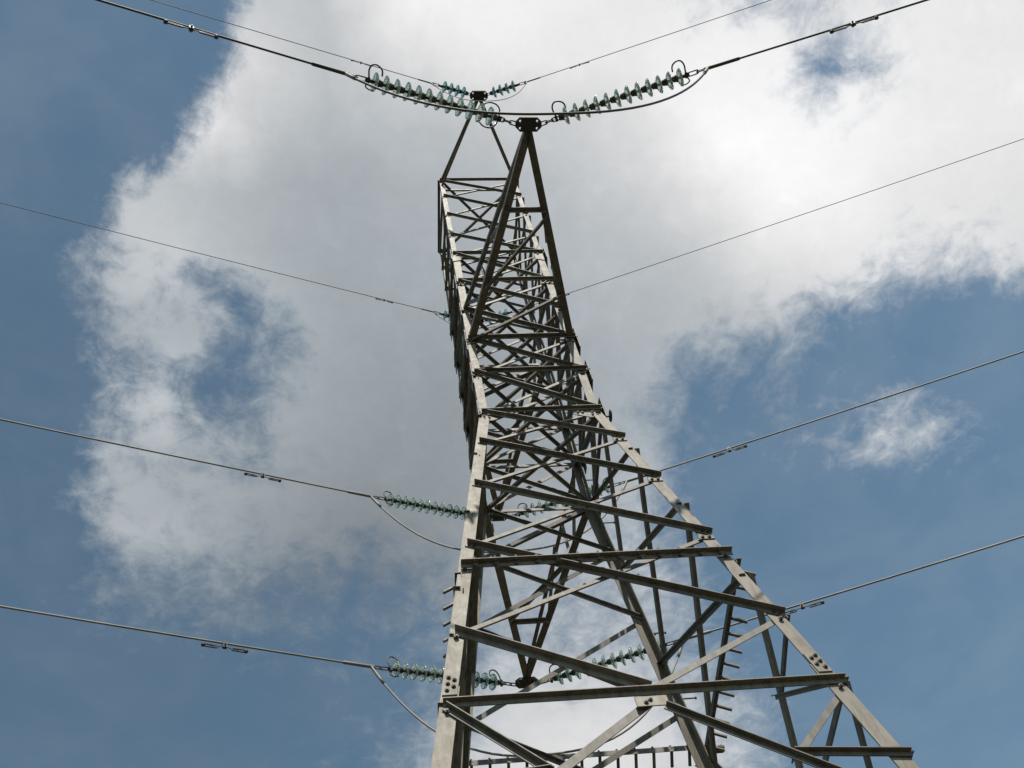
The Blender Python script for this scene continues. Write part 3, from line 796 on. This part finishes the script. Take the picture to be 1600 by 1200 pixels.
# shared meshes for one disc: glass skirt, iron cap (local X runs away from the tower)
def disc_meshes(gm):
    bm = bmesh.new()
    lathe(bm, [(-0.012, 0.046), (-0.004, 0.072), (0.010, 0.103), (0.025, 0.122), (0.038, 0.1275), (0.046, 0.126), (0.043, 0.119), (0.030, 0.110),
               (0.047, 0.102), (0.044, 0.096), (0.024, 0.088), (0.040, 0.079), (0.037, 0.073), (0.016, 0.062), (0.014, 0.046)], 28)
    bmesh.ops.recalc_face_normals(bm, faces=bm.faces)
    g = bpy.data.meshes.new('insulator_disc'); bm.to_mesh(g); bm.free(); g.materials.append(gm)
    for p in g.polygons: p.use_smooth = True
    bm = bmesh.new()
    lathe(bm, [(-0.078, 0.020), (-0.076, 0.034), (-0.060, 0.043), (-0.035, 0.044), (-0.030, 0.050), (-0.004, 0.053), (0.006, 0.049), (0.008, 0.024), (0.062, 0.019), (0.066, 0.012)], 16, closed=False)
    bmesh.ops.recalc_face_normals(bm, faces=bm.faces)
    c = bpy.data.meshes.new('disc_cap'); bm.to_mesh(c); bm.free(); c.materials.append(IRON)
    for p in c.polygons: p.use_smooth = True
    return g, c
DISC = disc_meshes(GLASS); DISC_B = disc_meshes(GLASS_BLUE)

def stadium(c, ax, side, L, w, n=6):
    """points of a long chain-link loop"""
    pts = []
    for s, a0 in ((1, -90), (-1, 90)):
        for k in range(n + 1):
            a = RAD(a0 + 180 * k / n)
            pts.append(c + ax * (s * (L / 2 - w) + w * math.cos(a)) + side * (w * math.sin(a)))
    return pts

def smooth_path(ctrl, n=8):
    """Catmull-Rom through the control points"""
    pts = []
    c = [ctrl[0]] + list(ctrl) + [ctrl[-1]]
    for i in range(1, len(c) - 2):
        for k in range(n):
            t = k / n
            p0, p1, p2, p3 = c[i - 1], c[i], c[i + 1], c[i + 2]
            pts.append(0.5 * ((2 * p1) + (p2 - p0) * t + (2 * p0 - 5 * p1 + 4 * p2 - p3) * t * t + (3 * p1 - p0 - 3 * p2 + p3) * t ** 3))
    pts.append(ctrl[-1]); return pts

STRINGS = {
 'AL': 'twelve-disc pale green glass insulator string on the left of the nearest crossarm tip',
 'AR': 'twelve-disc pale green glass insulator string rising right from the nearest crossarm tip',
 'G1L': 'short four-disc blue-green glass string left of the tower peak, near the picture top',
 'G1R': 'short four-disc blue-green glass string right of the tower peak, near the picture top',
 'G2L': 'short blue-green glass string half hidden by the dark left edge of the tower, mid height',
 'G2R': 'short four-disc blue-green glass string seen through the lattice at mid tower height',
 'BL': 'glass insulator string poking out left of the tall leg, above the lowest left string',
 'BR': 'glass insulator string glimpsed through the lattice just below the tower waist',
 'CL': 'lowest left glass insulator string, passing behind the sunlit near left leg',
 'CR': 'lowest right glass insulator string, rising from the far V-shaped arm tip inside the tower'}
for k, lab in STRINGS.items():
    g = k[0] == 'G'
    L = LG if g else LS
    a, b = WV(string_pt(k, 0)), WV(string_pt(k, L))
    ax = (b - a).normalized(); side = ax.cross(UP).normalized(); up = side.cross(ax).normalized()
    Lm = (b - a).length
    root = empty('insulator_string', a, lab, 'insulator', 'insulator strings holding the wires off the tower')
    R = Matrix((( ax.x, side.x, up.x), (ax.y, side.y, up.y), (ax.z, side.z, up.z))).to_4x4()
    def P_(s, y=0.0, z=0.0): return ax * s + side * y + up * z          # local to root
    nd = 4 if g else 12
    sp = 0.135 if g else 0.146
    tail = 0.20 if g else 0.31
    s0 = Lm - tail - (nd - 1) * sp - 0.07
    gm, cm = DISC_B if g else DISC
    sc_ = 0.92 if g else 1.0
    for i in range(nd):
        roll = Matrix.Rotation(random.uniform(0, 6.28), 4, 'X')
        tilt = Matrix.Rotation(random.uniform(-0.03, 0.03), 4, 'Z') @ Matrix.Rotation(random.uniform(-0.03, 0.03), 4, 'Y')
        d = link_mesh('insulator_disc', gm, root, Matrix.Translation(P_(s0 + i * sp)) @ R @ tilt @ roll @ Matrix.Scale(sc_, 4))
        link_mesh('disc_cap', cm, d, Matrix.Identity(4))
    # links between the end plate and the first cap
    def links(sa, sb, par):
        n = max(1, round((sb - sa) / 0.10)); st = (sb - sa) / n
        for i in range(n):
            bm = bmesh.new(); c = P_(sa + st * (i + 0.5))
            tube(bm, stadium(c, ax, side if i % 2 == 0 else up, st + 0.03, 0.026 if not g else 0.02), 0.0095 if not g else 0.008, 6, closed=True)
            link('shackle', bm, IRON, par, True)
    links(-0.06 if not g else -0.02, s0 - 0.075, root)
    e = s0 + (nd - 1) * sp + 0.06
    bm = bmesh.new()
    tube(bm, [P_(e - 0.01), P_(e + 0.05), P_(e + 0.055), P_(e + 0.10)], 0.02, 8, radii=[0.024, 0.03, 0.022, 0.022])
    link('socket', bm, IRON, root, True)
    links(e + 0.09, Lm + 0.02, root)
    if k[0] == 'A':                                   # on the near strings the horns lean outwards, off the line
        hz = side if side.y < 0 else -side
        up, side = (hz * 0.93 + up * 0.37) * 0.8, (up * 0.93 - hz * 0.37)
    # arcing horns: bent rods standing over the end discs
    if not g:
        for s_, di in ((e + 0.06, -1), (s0 - 0.11, 1)):
            bm = bmesh.new()
            tip_horn = di > 0
            if k == 'AL' and tip_horn:                # a full loop round the disc nearest the arm
                ring = [P_(s_ + 0.02 - 0.0 + di * x, 0.0 + y, z) for x, y, z in ((0, 0, 0.0), (0.0, 0.02, 0.14), (0.06, 0.02, 0.215), (0.17, 0.0, 0.215), (0.24, 0, 0.15), (0.23, 0, 0.03))]
                tube(bm, smooth_path(ring, 6), 0.010, 6)
                low = [P_(s_ + 0.02 + di * x, y, z) for x, y, z in ((0, 0, 0.0), (0.02, 0, -0.11), (0.09, 0, -0.185), (0.19, 0, -0.185), (0.26, 0, -0.12), (0.25, 0, -0.05))]
                tube(bm, smooth_path(low, 6), 0.010, 6)
            else:
                pts = [P_(s_ + di * x, y, z) for x, y, z in ((0, 0, -0.05), (0, 0.0, 0.05), (-0.012, 0.02, 0.17), (0.012, 0.02, 0.25), (0.06, 0.015, 0.275), (0.12, 0.01, 0.25), (0.155, 0.0, 0.20), (0.165, 0.0, 0.12))]
                tube(bm, smooth_path(pts, 6), 0.011, 6)
                if not tip_horn:
                    low = [P_(s_ + di * x, y, z) for x, y, z in ((0, 0, -0.03), (-0.02, 0, -0.10), (0.03, 0, -0.135), (0.11, 0, -0.13))]
                    tube(bm, smooth_path(low, 5), 0.009, 6)
            link('arcing_horn', bm, IRON, root, True)
            bm = bmesh.new()
            box(bm, P_(s_), ax * 0.018, side * 0.03, up * 0.045)
            link('horn_clamp', bm, IRON, root)
    else:
        bm = bmesh.new()
        tube(bm, [P_(e + 0.04, 0, 0.0), P_(e + 0.02, 0, 0.06), P_(e - 0.12, 0, 0.10)], 0.006, 6)
        tube(bm, [P_(s0 - 0.08, 0, 0.0), P_(s0 - 0.09, 0, 0.05), P_(s0 + 0.03, 0, 0.11)], 0.006, 6)
        link('arcing_horn', bm, IRON, root, True)

WIRES = {
 'AL': 'thick dark conductor climbing to the top left corner from the nearest crossarm',
 'AR': 'thick dark conductor climbing to the upper right from the nearest crossarm',
 'G1L': 'thin earth wire running to the top left behind the thick conductor',
 'G1R': 'thin earth wire running to the top right from the tower peak',
 'G2L': 'thin earth wire crossing the grey cloud, uppermost wire at the left edge',
 'G2R': 'thin earth wire crossing the white cloud, uppermost wire at the right edge',
 'BL': 'pale conductor at the left between the thin earth wire and the lowest conductor',
 'BR': 'conductor leaving right just under the tower waist, middle one at the right edge',
 'CL': 'lowest pale conductor at the left, ending at the lowest insulator string',
 'CR': 'lowest conductor at the right, passing behind the sunlit near right leg'}
WMAT = {'A': DARKWIRE, 'G': DARKWIRE, 'B': ALU, 'C': ALU}
for k, lab in WIRES.items():
    g = k[0] == 'G'
    r = 0.0075 if g else 0.0150
    ss = [0, 0.3, 0.6, 1, 1.5, 2, 3, 4, 5, 6, 7, 8, 9, 10, 12, 14, 16, 18, 20, 24, 28, 32, 38, 44, 50, 56, 62, 70, 80]
    root = empty('earth_wire' if g else 'conductor', WV(wire_pt(k, 0)), lab, 'wire', 'wires strung from the tower')
    o0 = root.location.copy()
    bm = bmesh.new()
    tube(bm, [WV(wire_pt(k, s)) - o0 for s in ss], r, 8)
    link('wire_strand', bm, WMAT[k[0]], root, True)
    # compression dead end sleeve with the jumper lug
    bm = bmesh.new()
    lc = 0.42 if g else 0.62
    p0, p1 = WV(wire_pt(k, -0.03)) - o0, WV(wire_pt(k, lc)) - o0
    dd = (p1 - p0)
    tube(bm, [p0, p0 + dd * 0.06, p0 + dd * 0.96, p1], 0.02, 10, radii=[0.016, 0.025, 0.025, 0.017] if not g else [0.009, 0.014, 0.014, 0.009])
    link('dead_end_sleeve', bm, ALU if k[0] in 'BC' else DARKWIRE, root, True)

JUMP = {'A': (2.78, 'heavy jumper cable sweeping under both strings of the nearest crossarm'),
        'B': (2.4, 'slack jumper loop hanging left of the tower below the waist-level insulator string'),
        'C': (2.5, 'lowest slack jumper loop, dropping from the lowest left insulator string behind the leg'),
        'G1': (1.9, 'thin slack jumper loop under the short strings at the tower peak'),
        'G2': (1.15, 'thin slack jumper loop under the short strings seen through the tower at mid height')}
for k, (sag, lab) in JUMP.items():
    g = k[0] == 'G'
    a, b = wire_pt(k + 'L', 0.05), wire_pt(k + 'R', 0.05)
    n = 48
    o0 = WV(a.lerp(b, 0.5) - Vector((0, 0, sag)))
    pts = []
    for i in range(n + 1):
        t = 0.5 - 0.5 * math.cos(math.pi * i / n)
        pts.append(WV(a.lerp(b, t) - Vector((0, 0, sag * (1 - abs(2 * t - 1) ** 2.6)))) - o0)
    root = empty('jumper_cable', o0, lab, 'wire', 'jumper loops joining the wires past the tower')
    bm = bmesh.new()
    tube(bm, pts, 0.0075 if g else 0.0155, 8)
    link('cable', bm, DARKWIRE if k[0] in 'AG' else ALU, root, True)
    for e_ in (0, 1):
        q = pts if e_ == 0 else pts[::-1]
        j = next(i for i in range(1, n) if (q[i] - q[0]).length > (0.14 if g else 0.30))
        bm = bmesh.new()
        tube(bm, [q[0] + (q[0] - q[1]).normalized() * 0.02] + q[1:j + 1], 0.013 if g else 0.024, 8)
        link('jumper_lug', bm, ALU, root, True)

DAMP = {'AL': (2.52, 'damper on the thick conductor at the top left of the picture'),
        'AR': (2.58, 'damper on the thick conductor near the blue gap at the top right'),
        'G1L': (1.92, 'small damper on the thin earth wire above the left insulator string'),
        'G1R': (1.47, 'small damper on the thin earth wire right of the tower peak'),
        'G2L': (1.53, 'small damper on the thin wire left of the tower at mid height'),
        'G2R': (1.35, 'small damper peeping out right of the dark crossarm chord at mid height'),
        'BL': (2.60, 'damper on the middle left conductor in front of the cloud'),
        'BR': (2.58, 'damper on the conductor right of the tower waist in blue sky'),
        'CL': (2.82, 'damper on the lowest left conductor in blue sky'),
        'CR': (2.42, 'damper on the lowest right conductor just right of the sunlit leg')}
for k, (s, lab) in DAMP.items():
    g = k[0] == 'G'
    h = 0.62 if g else 1.0
    p = WV(wire_pt(k, s)); q = WV(wire_pt(k, s + 0.1)); ax = (q - p).normalized()
    side = ax.cross(UP).normalized(); up = side.cross(ax)
    root = empty('vibration_damper', p, 'dumbbell vibration ' + lab, 'damper', 'vibration dampers on the wires')
    def P_(x, y=0.0, z=0.0): return ax * x * h + side * y * h + up * z * h
    bm = bmesh.new()
    box(bm, P_(0, 0, -0.03), ax * 0.028 * h, side * 0.022 * h, up * 0.055 * h)
    tube(bm, [P_(0, 0.045, -0.035), P_(0, -0.045, -0.035)], 0.013 * h, 6)
    link('clamp', bm, IRON, root)
    bm = bmesh.new()
    tube(bm, [P_(-0.20, 0, -0.085), P_(-0.1, 0, -0.075), P_(0, 0, -0.07), P_(0.1, 0, -0.075), P_(0.20, 0, -0.085)], 0.007 * h, 6)
    link('messenger_cable', bm, IRON, root, True)
    for sg in (-1, 1):
        # slotted weight: a long narrow loop with a solid outer end
        bm = bmesh.new()
        c = P_(sg * 0.205, 0, -0.088)
        tube(bm, stadium(c, ax, up, 0.215 * h, 0.021 * h), 0.0105 * h, 6, closed=True)
        e_ = c + ax * sg * 0.095 * h
        tube(bm, [e_ - ax * sg * 0.03 * h, e_ - ax * sg * 0.02 * h, e_ + ax * sg * 0.012 * h, e_ + ax * sg * 0.022 * h], 0.02, 10, radii=[0.015 * h, 0.028 * h, 0.028 * h, 0.017 * h])
        link('damper_weight', bm, IRON, root, True)
